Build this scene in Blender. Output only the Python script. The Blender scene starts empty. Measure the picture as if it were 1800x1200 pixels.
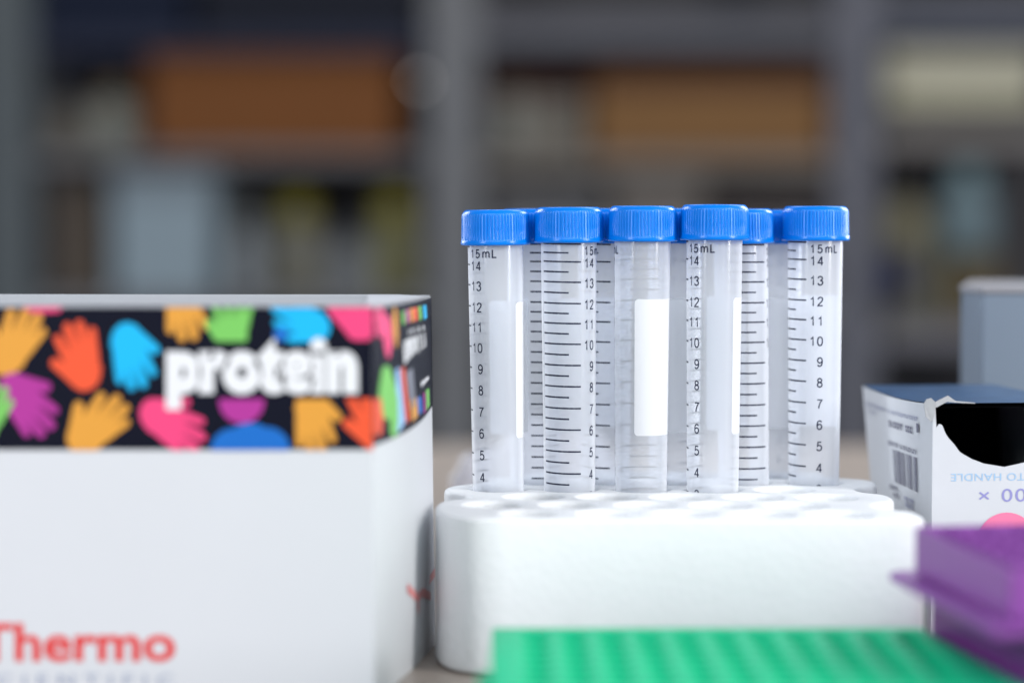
import bpy, bmesh, math, random
from mathutils import Vector, Matrix, noise
random.seed(7)
sc = bpy.context.scene
C = sc.collection
PI = math.pi
MM = 0.001

# ------------------------------------------------------------------ camera
F = 3900.0                      # focal length in photo pixels (1800 wide)
CAM_Z = 132 * MM
TILT = math.atan2(215, F)
cam = bpy.data.cameras.new('camera')
cam.sensor_width = 36; cam.lens = 36 * F / 1800
cam.clip_start = 0.02; cam.clip_end = 60
cam.dof.use_dof = True; cam.dof.focus_distance = 0.703; cam.dof.aperture_fstop = 3.25
cam.dof.aperture_blades = 0
camo = bpy.data.objects.new('camera', cam); C.objects.link(camo)
camo.location = (0, 0, CAM_Z); camo.rotation_euler = (PI/2 - TILT, 0, 0)
sc.camera = camo

# ------------------------------------------------------------------ world, lamps, exposure
w = bpy.data.worlds.new('World'); sc.world = w; w.use_nodes = True
bg = w.node_tree.nodes['Background']
bg.inputs[0].default_value = (0.55, 0.66, 0.85, 1); bg.inputs[1].default_value = 0.38

def area(name, loc, target, sx, sy, power, col):
    l = bpy.data.lights.new(name, 'AREA'); l.shape = 'RECTANGLE'; l.size = sx; l.size_y = sy
    l.energy = power; l.color = col
    o = bpy.data.objects.new(name, l); C.objects.link(o)
    o.location = loc
    d = Vector(target) - Vector(loc)
    o.rotation_euler = d.to_track_quat('-Z', 'Y').to_euler()
    return o
area('window_light_right', (1.45, -0.15, 0.70), (0.05, 0.70, 0.06), 0.30, 1.3, 36, (1.0, 0.985, 0.96))
area('window_light_left', (-1.05, -0.45, 0.65), (0.05, 0.70, 0.06), 0.28, 1.2, 16, (0.93, 0.965, 1.0))
area('room_light_front', (0.1, -1.1, 1.2), (0.05, 0.70, 0.05), 1.6, 0.9, 18, (0.95, 0.975, 1.0))
area('added_tube_fill_top', (0.25, 1.55, 1.15), (0.05, 0.70, 0.09), 1.3, 0.5, 8, (0.95, 0.97, 1.0))  # added fill from above and behind, brightens the tube walls
area('added_tube_backlight_right', (1.0, 1.55, 0.50), (0.06, 0.70, 0.09), 0.5, 0.8, 18, (0.93, 0.96, 1.0))  # added lamp out of view, makes the tubes glow from behind
area('added_tube_backlight_left', (-0.9, 1.6, 0.50), (0.04, 0.70, 0.09), 0.5, 0.8, 14, (0.93, 0.96, 1.0))  # its added counterpart on the left, also backlighting the tubes
area('added_shelf_fill', (0.2, 1.9, 1.9), (0.0, 3.1, 0.1), 1.6, 0.5, 2.6, (1.0, 0.97, 0.93))  # added fill that lifts the far shelves out of the dark
sc.view_settings.view_transform = 'Standard'; sc.view_settings.look = 'None'
sc.view_settings.gamma = 1; sc.view_settings.exposure = 0
sc.render.engine = 'CYCLES'
sc.cycles.use_denoising = True
sc.cycles.max_bounces = 14; sc.cycles.transparent_max_bounces = 24
sc.cycles.transmission_bounces = 14; sc.cycles.diffuse_bounces = 5
sc.cycles.caustics_reflective = False; sc.cycles.caustics_refractive = True
sc.cycles.sample_clamp_indirect = 4

# ------------------------------------------------------------------ helpers
def ray(x, y):
    u = (x - 900) / F; v = (600 - y) / F
    return Vector((u, math.cos(TILT) + v * math.sin(TILT), -math.sin(TILT) + v * math.cos(TILT)))
def at(x, y, Y):                       # photo pixel to a point at distance Y
    r = ray(x, y); return Vector((0, 0, CAM_Z)) + r * (Y / r.y)

def mat(name, col, rough=0.5, spec=0.5, metal=0.0, **kw):
    m = bpy.data.materials.new(name); m.use_nodes = True
    b = m.node_tree.nodes['Principled BSDF']
    b.inputs['Base Color'].default_value = (*col, 1)
    b.inputs['Roughness'].default_value = rough
    b.inputs['Specular IOR Level'].default_value = spec
    b.inputs['Metallic'].default_value = metal
    for k, v in kw.items(): b.inputs[k.replace('_', ' ')].default_value = v
    return m
def vary(m, scale, amt, bump=0.0, bscale=None, dist=0.0005, kind='noise'):
    nt = m.node_tree; b = nt.nodes['Principled BSDF']
    tc = nt.nodes.new('ShaderNodeTexCoord')
    n = nt.nodes.new('ShaderNodeTexNoise'); n.inputs['Scale'].default_value = scale; n.inputs['Detail'].default_value = 5
    nt.links.new(tc.outputs['Object'], n.inputs['Vector'])
    base = b.inputs['Base Color'].default_value[:]
    mx = nt.nodes.new('ShaderNodeMix'); mx.data_type = 'RGBA'
    mx.inputs[6].default_value = tuple(min(1, c * (1 - amt)) for c in base[:3]) + (1,)
    mx.inputs[7].default_value = tuple(min(1, c * (1 + amt)) for c in base[:3]) + (1,)
    nt.links.new(n.outputs['Fac'], mx.inputs[0]); nt.links.new(mx.outputs[2], b.inputs['Base Color'])
    if bump:
        if kind == 'voronoi':
            t = nt.nodes.new('ShaderNodeTexVoronoi'); t.inputs['Scale'].default_value = bscale or scale
            out = t.outputs['Distance']
        else:
            t = nt.nodes.new('ShaderNodeTexNoise'); t.inputs['Scale'].default_value = bscale or scale
            out = t.outputs['Fac']
        nt.links.new(tc.outputs['Object'], t.inputs['Vector'])
        bp = nt.nodes.new('ShaderNodeBump'); bp.inputs['Strength'].default_value = bump
        bp.inputs['Distance'].default_value = dist
        if kind == 'voronoi': bp.invert = True
        nt.links.new(out, bp.inputs['Height']); nt.links.new(bp.outputs['Normal'], b.inputs['Normal'])
    return m

def tag(o, label=None, cat=None, group=None, kind=None):
    if label: o['label'] = label
    if cat: o['category'] = cat
    if group: o['group'] = group
    if kind: o['kind'] = kind
    return o
def empty(name, loc=(0, 0, 0), rz=0):
    o = bpy.data.objects.new(name, None); C.objects.link(o)
    o.empty_display_size = 0.01
    o.location = loc; o.rotation_euler = (0, 0, rz); return o

class MB:
    def __init__(s): s.v = []; s.f = []; s.m = []
    def add(s, vs, fs, mi=0):
        n = len(s.v); s.v += [tuple(v) for v in vs]
        for f in fs: s.f.append([i + n for i in f]); s.m.append(mi)
        return s
    def quad(s, a, b, c, d, mi=0): return s.add([a, b, c, d], [(0, 1, 2, 3)], mi)
    def hexa(s, p, mi=0):              # p: 4 bottom corners then 4 top corners, same order
        return s.add(p, [(3, 2, 1, 0), (4, 5, 6, 7), (0, 1, 5, 4), (1, 2, 6, 5), (2, 3, 7, 6), (3, 0, 4, 7)], mi)
    def box(s, x0, x1, y0, y1, z0, z1, mi=0):
        return s.hexa([(x0, y0, z0), (x1, y0, z0), (x1, y1, z0), (x0, y1, z0),
                       (x0, y0, z1), (x1, y0, z1), (x1, y1, z1), (x0, y1, z1)], mi)
    def lathe(s, prof, n=48, c=(0, 0), mi=0, cap_bottom=True, cap_top=True, rmod=None):
        vs = []
        for (r, z, *k) in prof:
            for i in range(n):
                a = 2 * PI * i / n
                rr = r + (rmod(a) * k[0] if (rmod and k) else 0)
                vs.append((c[0] + rr * math.sin(a), c[1] - rr * math.cos(a), z))
        fs = []
        for j in range(len(prof) - 1):
            for i in range(n):
                k = (i + 1) % n
                fs.append((j * n + i, j * n + k, (j + 1) * n + k, (j + 1) * n + i))
        if cap_bottom: fs.append(tuple(reversed(range(n))))
        if cap_top: fs.append(tuple((len(prof) - 1) * n + i for i in range(n)))
        return s.add(vs, fs, mi)
    def build(s, name, mats, parent=None, smooth=None, bevel=0, scale=1.0):
        me = bpy.data.meshes.new(name)
        me.from_pydata([tuple(c * scale for c in v) for v in s.v], [], s.f); me.update()
        if not isinstance(mats, (list, tuple)): mats = [mats]
        for m in mats: me.materials.append(m)
        for p, mi in zip(me.polygons, s.m): p.material_index = mi
        if smooth is not None:
            for p in me.polygons: p.use_smooth = True
            try: me.set_sharp_from_angle(angle=smooth)
            except Exception: pass
        o = bpy.data.objects.new(name, me); C.objects.link(o)
        if bevel:
            b = o.modifiers.new('bevel', 'BEVEL'); b.width = bevel; b.segments = 3; b.limit_method = 'ANGLE'
            b.harden_normals = False
            for p in me.polygons: p.use_smooth = True
            try: me.set_sharp_from_angle(angle=math.radians(50))
            except Exception: pass
        if parent: o.parent = parent
        return o

_tc = {}
def text2d(s, bold=0.0, spacing=1.0):   # (verts, faces) of the word at size 1, origin bottom-left
    key = (s, bold, spacing)
    if key in _tc: return _tc[key]
    cu = bpy.data.curves.new('t', 'FONT'); cu.body = s; cu.size = 1; cu.offset = bold
    cu.space_character = spacing; cu.resolution_u = 4; cu.fill_mode = 'FRONT'
    o = bpy.data.objects.new('t', cu); C.objects.link(o)
    dg = bpy.context.evaluated_depsgraph_get(); dg.update()
    me = bpy.data.meshes.new_from_object(o.evaluated_get(dg))
    vs = [(v.co.x, v.co.y) for v in me.vertices]; fs = [tuple(p.vertices) for p in me.polygons]
    # the builtin font's fill can come back facing either way; keep as is
    bpy.data.objects.remove(o); bpy.data.curves.remove(cu); bpy.data.meshes.remove(me)
    x0 = min(v[0] for v in vs)
    vs = [(v[0] - x0, v[1]) for v in vs]
    _tc[key] = (vs, fs); return _tc[key]
def split_pieces(vs, fs):
    return vs, fs

def curve_plate(name, outline, holes, z0, z1, bev, material, parent=None, res=3):
    cu = bpy.data.curves.new(name, 'CURVE'); cu.dimensions = '2D'; cu.fill_mode = 'BOTH'
    for pts in [outline] + holes:
        sp = cu.splines.new('POLY'); sp.points.add(len(pts) - 1)
        for p, q in zip(sp.points, pts): p.co = (q[0], q[1], 0, 1)
        sp.use_cyclic_u = True
    cu.extrude = (z1 - z0) / 2 - bev; cu.bevel_depth = bev; cu.bevel_resolution = res; cu.offset = -bev
    o = bpy.data.objects.new(name, cu); C.objects.link(o)
    dg = bpy.context.evaluated_depsgraph_get(); dg.update()
    me = bpy.data.meshes.new_from_object(o.evaluated_get(dg))
    bpy.data.objects.remove(o); bpy.data.curves.remove(cu)
    me.name = name
    me.transform(Matrix.Translation((0, 0, (z0 + z1) / 2)))
    bm = bmesh.new(); bm.from_mesh(me); bmesh.ops.remove_doubles(bm, verts=bm.verts, dist=1e-6)
    bmesh.ops.recalc_face_normals(bm, faces=bm.faces); bm.to_mesh(me); bm.free()
    me.materials.clear(); me.materials.append(material)
    for p in me.polygons: p.use_smooth = True
    me.set_sharp_from_angle(angle=math.radians(38))
    o = bpy.data.objects.new(name, me); C.objects.link(o)
    if parent: o.parent = parent
    return o
def circle(cx, cy, r, n=40): return [(cx + r * math.cos(2 * PI * i / n), cy + r * math.sin(2 * PI * i / n)) for i in range(n)]
def smooth_loop(pts, k=5):
    out = []; n = len(pts)
    for i in range(n):
        p0, p1, p2, p3 = (Vector(pts[(i + j) % n]) for j in (-1, 0, 1, 2))
        for s in range(k):
            t = s / k
            out.append(tuple(0.5 * ((2 * p1) + (-p0 + p2) * t + (2 * p0 - 5 * p1 + 4 * p2 - p3) * t * t + (-p0 + 3 * p1 - 3 * p2 + p3) * t ** 3)))
    return out

# ------------------------------------------------------------------ materials
M_white = vary(mat('carton_white', (0.57, 0.585, 0.615), 0.42, 0.35), 30, 0.02, 0.08, 60, 0.0004)
M_foam = vary(mat('foam_white', (0.70, 0.715, 0.73), 0.6, 0.2), 90, 0.03, 0.28, 380, 0.0004, 'voronoi')
M_cap = vary(mat('cap_blue', (0.0, 0.165, 0.64), 0.24, 0.28), 200, 0.05)
M_ink = mat('ink_dark', (0.012, 0.016, 0.04), 0.45, 0.3)
M_black = mat('band_black', (0.004, 0.005, 0.013), 0.45, 0.12)
M_bench = vary(mat('bench_laminate', (0.27, 0.23, 0.20), 0.32, 0.4), 25, 0.10, 0.05, 300, 0.0002)
M_red = mat('print_red', (0.640, 0.040, 0.040), 0.4)
M_greyprint = mat('print_grey', (0.35, 0.39, 0.50), 0.4)
M_wordwhite = mat('print_white', (0.688, 0.696, 0.720), 0.4)
HAND = {
    'orange': mat('print_orange', (0.640, 0.288, 0.036), 0.4), 'redorange': mat('print_red_orange', (0.736, 0.080, 0.024), 0.4),
    'cyan': mat('print_cyan', (0.000, 0.400, 0.736), 0.4), 'green': mat('print_green', (0.160, 0.480, 0.096), 0.4),
    'pink': mat('print_pink', (0.736, 0.048, 0.176), 0.4), 'purple': mat('print_purple', (0.368, 0.024, 0.256), 0.4),
    'blue': mat('print_blue', (0.000, 0.120, 0.464), 0.4), 'paleblue': mat('print_pale_blue', (0.30, 0.50, 0.78), 0.4),
    'grey': mat('print_dull_grey', (0.17, 0.18, 0.22), 0.4)}
HN = list(HAND)

def frosted(name, tint, opac, rough, seerough):
    m = bpy.data.materials.new(name); m.use_nodes = True; nt = m.node_tree
    for n in list(nt.nodes): nt.nodes.remove(n)
    N = nt.nodes.new; L = nt.links.new
    out = N('ShaderNodeOutputMaterial')
    rf = N('ShaderNodeBsdfRefraction'); rf.inputs['IOR'].default_value = 1.012; rf.inputs['Roughness'].default_value = seerough
    rf.inputs['Color'].default_value = (*tint, 1)
    tr = N('ShaderNodeBsdfTranslucent'); tr.inputs['Color'].default_value = (*tint, 1)
    df = N('ShaderNodeBsdfDiffuse'); df.inputs['Color'].default_value = (*tint, 1)
    mk = N('ShaderNodeMixShader'); mk.inputs[0].default_value = 0.36; L(df.outputs[0], mk.inputs[1]); L(tr.outputs[0], mk.inputs[2])
    lw = N('ShaderNodeLayerWeight'); lw.inputs['Blend'].default_value = 0.5
    mr = N('ShaderNodeMapRange'); mr.inputs['From Min'].default_value = 0.35; mr.inputs['From Max'].default_value = 1.0
    mr.inputs['To Min'].default_value = opac; mr.inputs['To Max'].default_value = min(1, opac + 0.50)
    L(lw.outputs['Facing'], mr.inputs['Value'])
    tp = N('ShaderNodeBsdfTransparent'); tp.inputs['Color'].default_value = (*tint, 1)
    ms = N('ShaderNodeMixShader'); ms.inputs[0].default_value = 0.8; L(rf.outputs[0], ms.inputs[1]); L(tp.outputs[0], ms.inputs[2])
    mx = N('ShaderNodeMixShader'); L(mr.outputs[0], mx.inputs[0]); L(ms.outputs[0], mx.inputs[1]); L(mk.outputs[0], mx.inputs[2])
    gl = N('ShaderNodeBsdfGlossy'); gl.inputs['Roughness'].default_value = rough
    fr = N('ShaderNodeFresnel'); fr.inputs['IOR'].default_value = 1.40
    fm = N('ShaderNodeMath'); fm.operation = 'MINIMUM'; fm.inputs[1].default_value = 0.16; L(fr.outputs[0], fm.inputs[0])
    m2 = N('ShaderNodeMixShader'); L(fm.outputs[0], m2.inputs[0]); L(mx.outputs[0], m2.inputs[1]); L(gl.outputs[0], m2.inputs[2])
    tc = N('ShaderNodeTexCoord'); ns = N('ShaderNodeTexNoise'); ns.inputs['Scale'].default_value = 260
    mp = N('ShaderNodeMapping'); mp.inputs['Scale'].default_value = (1, 1, 0.12)
    L(tc.outputs['Object'], mp.inputs['Vector']); L(mp.outputs[0], ns.inputs['Vector'])
    bp = N('ShaderNodeBump'); bp.inputs['Strength'].default_value = 0.05; bp.inputs['Distance'].default_value = 0.0004
    L(ns.outputs['Fac'], bp.inputs['Height'])
    L(bp.outputs[0], gl.inputs['Normal']); L(bp.outputs[0], rf.inputs['Normal'])
    L(m2.outputs[0], out.inputs['Surface'])
    return m
M_tube = frosted('polypropylene', (0.95, 0.968, 1.0), 0.41, 0.14, 0.10)
def labelmat():
    m = bpy.data.materials.new('write_on_white'); m.use_nodes = True; nt = m.node_tree
    for n in list(nt.nodes): nt.nodes.remove(n)
    N = nt.nodes.new; L = nt.links.new
    out = N('ShaderNodeOutputMaterial')
    df = N('ShaderNodeBsdfDiffuse'); df.inputs['Color'].default_value = (0.80, 0.81, 0.83, 1)
    tr = N('ShaderNodeBsdfTranslucent'); tr.inputs['Color'].default_value = (0.80, 0.81, 0.83, 1)
    mx = N('ShaderNodeMixShader'); mx.inputs[0].default_value = 0.25
    L(df.outputs[0], mx.inputs[1]); L(tr.outputs[0], mx.inputs[2]); L(mx.outputs[0], out.inputs['Surface'])
    return m
M_label = labelmat()

# ------------------------------------------------------------------ bench and room
mb = MB(); mb.box(-1.6, 1.6, -0.3, 1.30, -0.03, 0.0)
o = mb.build('bench_top', M_bench, bevel=0.003); tag(o, kind='structure')
M_floor = vary(mat('floor_grey', (0.12, 0.12, 0.13), 0.6), 3, 0.1)
mb = MB(); mb.box(-4, 4, -3, 6, -0.95, -0.9); tag(mb.build('floor', M_floor), kind='structure')
M_wall = vary(mat('wall_dark', (0.10, 0.10, 0.115), 0.8), 2, 0.15)
mb = MB(); mb.box(-4, 4, 3.9, 4.0, -0.9, 2.6); tag(mb.build('wall', M_wall), kind='structure')

# ------------------------------------------------------------------ foam rack
TH = math.radians(1.8)
RX, RY, RZ = 52.0, 685.0, 46.0
rack = empty('foam_rack', (RX * MM, RY * MM, 0), -TH)
tag(rack, 'white expanded foam tube rack with scalloped ends, holding ten tubes in its back rows', 'tube rack')
P_, R_ = 22.8, 19.7
ROW = {1: -2 * R_, 2: -R_, 3: 0, 4: R_, 5: 2 * R_, 6: 3 * R_}
holes = []
for r, v in ROW.items():
    for i in range(5):
        u = (i - 2) * P_ - (P_ / 2 if r % 2 == 0 else 0)
        if r == 6 and i == 0: continue
        holes.append((u, v))
outl = [(-50, -51.3), (-30, -51.3), (0, -51.3), (30, -51.3), (52, -51.3), (63.5, -51.3), (67.6, -49), (68.5, -42), (66.6, -32), (59.5, -26.5), (57, -20), (59.5, -13),
        (64.5, -8), (66, 0), (64.5, 8), (59.5, 13), (57, 20), (59.5, 26.5), (64.5, 31), (66, 39), (64.5, 47), (59, 51),
        (53, 56), (51, 64), (46, 69.5), (10, 70), (-30, 70), (-44, 69), (-48, 62), (-53, 53), (-60, 50), (-63, 44), (-64, 38), (-67, 32), (-72, 27), (-74.3, 19.7), (-72.5, 11), (-67, 5.5),
        (-65, 0), (-67, -5.5), (-72.8, -11), (-74.3, -19.7), (-74, -29), (-72, -38), (-68.5, -45), (-62, -50)]
outl = smooth_loop(outl, 4)
mmv = lambda pts: [(a * MM, b * MM) for a, b in pts]
curve_plate('perforated_block', mmv(outl), [mmv(circle(u, v, 8.9)) for u, v in holes], 0.3 * MM, RZ * MM, 1.5 * MM, M_foam, rack)
curve_plate('well_floor', mmv([(x * 0.95, y * 0.95 + .4) for x, y in outl]), [], 1.0 * MM, 16.0 * MM, 1.0 * MM, M_foam, rack)
def rack_pt(u, v): return (RX + u * math.cos(TH) + v * math.sin(TH), RY - u * math.sin(TH) + v * math.cos(TH))

# ------------------------------------------------------------------ centrifuge tubes
def rad(z):
    if z < 22: return 2.2 + (8.1 - 2.2) * (z / 22) ** 0.92
    return 8.1 + (8.85 - 8.1) * (z - 22) / 86
GLYPH = {
 '0': [[(.3, 1), (.14, .93), (.05, .74), (.03, .5), (.05, .26), (.14, .07), (.3, 0), (.46, .07), (.55, .26), (.57, .5), (.55, .74), (.46, .93), (.3, 1)]],
 '1': [[(.08, .76), (.24, .84), (.34, 1), (.34, 0)]],
 '2': [[(.04, .74), (.08, .88), (.2, .98), (.33, 1), (.48, .95), (.56, .82), (.55, .68), (.46, .52), (.25, .3), (.08, .12), (.03, .02), (.58, .02)]],
 '3': [[(.03, .78), (.1, .93), (.28, 1), (.46, .94), (.53, .78), (.46, .6), (.27, .54)], [(.27, .54), (.48, .48), (.57, .3), (.5, .1), (.29, 0), (.1, .06), (.02, .24)]],
 '4': [[(.43, 0), (.43, 1)], [(.43, 1), (.02, .27), (.6, .27)]],
 '5': [[(.53, .98), (.14, .98), (.08, .5), (.18, .6), (.33, .63), (.5, .54), (.57, .34), (.5, .1), (.29, 0), (.1, .05), (.02, .2)]],
 '6': [[(.54, .82), (.46, .95), (.32, 1), (.14, .9), (.05, .7), (.03, .4), (.07, .15), (.2, .02), (.31, 0), (.48, .07), (.57, .3), (.5, .53), (.33, .61), (.15, .55), (.06, .42)]],
 '7': [[(.03, .98), (.58, .98), (.42, .75), (.3, .48), (.22, .2), (.2, 0)]],
 '8': [[(.3, .55), (.13, .62), (.07, .78), (.15, .94), (.3, 1), (.45, .94), (.53, .78), (.47, .62), (.3, .55)], [(.3, .55), (.1, .46), (.03, .27), (.1, .07), (.3, 0), (.5, .07), (.57, .27), (.5, .46), (.3, .55)]],
 'm': [[(.05, 0), (.05, .74)], [(.05, .5), (.14, .68), (.28, .73), (.4, .67), (.46, .5), (.46, 0)], [(.46, .5), (.56, .68), (.7, .73), (.82, .67), (.88, .5), (.88, 0)]],
 'L': [[(.06, 1), (.06, .03), (.55, .03)]]}
GLYPH['9'] = [[(.6 - x, 1 - y) for x, y in st] for st in GLYPH['6']]
def make_tube():
    t = empty('centrifuge_tube')
    mb = MB()
    prof = [(0.8, -0.2), (1.6, 0.05)] + [(rad(z), z) for z in (0.8, 3, 7, 12, 18, 21, 22, 23, 30, 45, 60, 75, 90, 100, 107.5)] + [(8.8, 112), (8.7, 118)]
    mb.lathe(prof, 96, cap_top=False)
    mb.build('tube_body', M_tube, t, smooth=math.radians(40), scale=MM)
    nr = 62
    def rib(a):
        return -0.24 * max(0.0, (math.cos(a * nr) - 0.25) / 0.75)
    c = MB()
    c.lathe([(9.3, 108.9, 0), (10.6, 108.7, 0), (11.0, 108.9, 0), (11.1, 109.3, 0), (11.05, 110.0, 0), (10.94, 110.3, 0.2), (10.9, 110.7, 1), (10.82, 114, 1), (10.72, 117.8, 1),
             (10.66, 118.3, .4), (10.52, 118.8, 0), (10.1, 119.35, 0), (9.7, 119.8, 0), (9.2, 119.95, 0), (8.7, 119.8, 0), (8.4, 119.6, 0)], nr * 8, rmod=rib, cap_bottom=True)
    # thread skirt seen inside is left to the translucent wall
    c.build('screw_cap', M_cap, t, smooth=math.radians(60), scale=MM)
    # scale print: angle 0 = centre of the numerals (facing -y)
    g = MB(); D = math.radians
    def wrap(a, z, off=0.05):
        r = rad(z) + off; return (r * math.sin(a), -r * math.cos(a), z)
    zz = {15: 107.9, 14: 102.3, 13: 95.9, 12: 89.2, 11: 82.9, 10: 76.4, 9: 69.7, 8: 63.0, 7: 56.1, 6: 49.3, 5: 42.4, 4: 35.4, 3: 28.4, 2: 23.5}
    slope = math.tan(D(1.2))
    def tick(z, a0, a1, th=0.50):
        n = 16
        for i in range(n):
            b0 = a0 + (a1 - a0) * i / n; b1 = a0 + (a1 - a0) * (i + 1) / n
            dz0 = -(b0 - a0) * 8.7 * slope; dz1 = -(b1 - a0) * 8.7 * slope
            w0 = th / 2 * (0.92 + 0.16 * random.random())
            g.quad(wrap(b0, z + dz0 - w0), wrap(b1, z + dz1 - w0), wrap(b1, z + dz1 + w0), wrap(b0, z + dz0 + w0))
    S0, SL, SS = D(-109), D(-19), D(-45)
    for k in range(2, 16):
        z = zz[k]
        tick(z + 0.7, S0, SL)
        if k > 2: tick((zz[k] + zz[k - 1]) / 2 + 0.7 if k < 15 else 105.2 + .6, S0, SS)
    lay = [0.06]
    def strokes(ch, x, zc, h, w):
        for st in GLYPH[ch]:
            lay[0] += 0.004
            P = [(x + p[0] * h, zc + (p[1] - 0.5) * h) for p in st]
            m_ = len(P); L_, R2 = [], []
            for q in range(m_):
                a = Vector(P[max(0, q - 1)]); b = Vector(P[q]); c_ = Vector(P[min(m_ - 1, q + 1)])
                d1 = (b - a).normalized() if (b - a).length > 0 else (c_ - b).normalized()
                d2 = (c_ - b).normalized() if (c_ - b).length > 0 else d1
                n1 = Vector((-d1.y, d1.x)); n2 = Vector((-d2.y, d2.x)); nn = (n1 + n2)
                nn = nn.normalized() if nn.length > 0.01 else n1
                k = w / 2 / max(0.55, nn.dot(n1))
                L_.append(b + nn * k); R2.append(b - nn * k)
            for q in range(m_ - 1):
                g.quad(*[wrap(v.x / rad(zc), v.y, lay[0]) for v in (R2[q], R2[q + 1], L_[q + 1], L_[q])])
    for k in range(3, 15):
        t_ = str(k); h = 2.8
        for q, ch in enumerate(reversed(t_)):
            strokes(ch, 0.75 - q * 2.5 + (0.15 if ch == '1' else 0), zz[k], h, 0.42)
    for ch, x in (('1', -1.65), ('5', 0.65), ('m', 3.2), ('L', 6.3)):
        strokes(ch, x, 106.15, 2.5, 0.42)
    g.build('volume_scale', M_ink, t, scale=MM)
    # white patch, rounded corners, 93..244 degrees from the numerals
    p = MB(); a0, a1 = D(93), D(244); z0, z1 = 47.6, 90.7; n = 40; rc = 1.2
    cols = []
    for i in range(n + 1):
        a = a0 + (a1 - a0) * i / n
        e = min(a - a0, a1 - a) * 8.5
        cut = rc - math.sqrt(max(0, rc * rc - (rc - e) ** 2)) if e < rc else 0
        cols.append((a, cut))
    # refine the ends
    fine = []
    for e in (0, .1, .3, .6, .9): fine.append((a0 + e / 8.5, rc - math.sqrt(max(0, rc * rc - (rc - e) ** 2))))
    cols = fine + [(a, c_) for a, c_ in cols[2:-2]] + [(a0 + a1 - a, c_) for a, c_ in reversed(fine)]
    for i in range(len(cols) - 1):
        (b0, c0), (b1, c1) = cols[i], cols[i + 1]
        for j in range(4):
            f0, f1 = j / 4, (j + 1) / 4
            q = lambda b, c_, f: wrap(b, (z0 + c_) + (z1 - z0 - 2 * c_) * f, 0.045)
            p.quad(q(b0, c0, f0), q(b1, c1, f0), q(b1, c1, f1), q(b0, c0, f1))
    p.build('write_on_patch', M_label, t, smooth=math.radians(60), scale=MM)
    return t
proto = make_tube()
def clone(root):
    r = root.copy(); C.objects.link(r)
    for ch in list(root.children):
        d = ch.copy(); C.objects.link(d); d.parent = r
    return r
# (row, column index, heading of the numerals in degrees (0 = to the viewer, + = right), lift mm, lean x mm/80, lean y, label)
TUBES = [
    (4, 0, -48, -1.0, -0.9, 0.2, 'leftmost blue capped tube, numerals down its left edge and a white strip at its right'),
    (4, 1, 43, -0.2, -0.4, 0.0, 'second front tube from the left, full row of black graduation lines facing the viewer'),
    (4, 2, -112, 0.2, 0.2, 0.2, 'third front tube from the left, broad blank white patch facing the viewer'),
    (4, 3, -54, 0.6, 0.2, -0.3, 'tube with the highest blue cap, numerals at its left and narrow white strip at right'),
    (5, 0, 100, -0.6, -0.5, 0.3, 'rear tube mostly hidden, short graduation ends showing between the first and second front tubes'),
    (5, 1, 28, -0.5, 0.0, 0.3, 'rear tube glimpsed between the second front tube and the one with the white patch'),
    (5, 2, 184, -0.5, 0.0, 0.3, 'rear tube behind the gap between the white patch tube and the highest capped tube'),
    (5, 3, 72, -0.7, -1.6, 0.2, 'rear tube with dense graduation lines, its cap half hidden behind the highest cap'),
    (5, 4, -7, 0.2, 0.0, -0.5, 'rightmost tube in the foam rack with numerals 4 to 14 facing the viewer'),
    (6, 4, 150, -0.9, 0.0, 0.0, 'rearmost tube, a blurred sliver just left of the rightmost tube'),
]
for i, (row, ci, head, lift, lx, ly, lab) in enumerate(TUBES):
    t = proto if i == 0 else clone(proto)
    u = (ci - 2) * P_ - (P_ / 2 if row % 2 == 0 else 0); v = ROW[row]
    X, Y = rack_pt(u, v)
    t.rotation_mode = 'XYZ'
    lean = Matrix.Rotation(math.atan(lx / 80), 4, 'Y') @ Matrix.Rotation(math.atan(ly / 80), 4, 'X') @ Matrix.Rotation(math.radians(head), 4, 'Z')
    # pivot where the tube passes the rack top
    piv = Vector((X, Y, RZ))
    base = piv + (lean @ Vector((0, 0, -(RZ - 16.0 - lift))))
    t.matrix_world = Matrix.Translation(base * MM) @ lean
    tag(t, lab, 'tube', 'blue capped centrifuge tubes in the foam rack')

# ------------------------------------------------------------------ big white carton with the hands band
def clip_poly(poly, x0, x1, y0, y1):
    def cut(p, f, inter):
        out = []
        for i in range(len(p)):
            a, b = p[i], p[(i + 1) % len(p)]
            if f(a): out.append(a)
            if f(a) != f(b): out.append(inter(a, b))
        return out
    def ix(c): return lambda a, b: (c, a[1] + (b[1] - a[1]) * (c - a[0]) / (b[0] - a[0]))
    def iy(c): return lambda a, b: (a[0] + (b[0] - a[0]) * (c - a[1]) / (b[1] - a[1]), c)
    for f, g in ((lambda q: q[0] >= x0, ix(x0)), (lambda q: q[0] <= x1, ix(x1)), (lambda q: q[1] >= y0, iy(y0)), (lambda q: q[1] <= y1, iy(y1))):
        if len(poly) < 3: return []
        poly = cut(poly, f, g)
    return poly if len(poly) >= 3 else []
def capsule(a, b, ra, rb, n=8):
    ang = math.atan2(b[1] - a[1], b[0] - a[0]); pts = []
    for i in range(n + 1): t = ang - PI / 2 + PI * i / n; pts.append((b[0] + rb * math.cos(t), b[1] + rb * math.sin(t)))
    for i in range(n + 1): t = ang + PI / 2 + PI * i / n; pts.append((a[0] + ra * math.cos(t), a[1] + ra * math.sin(t)))
    return pts
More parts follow.
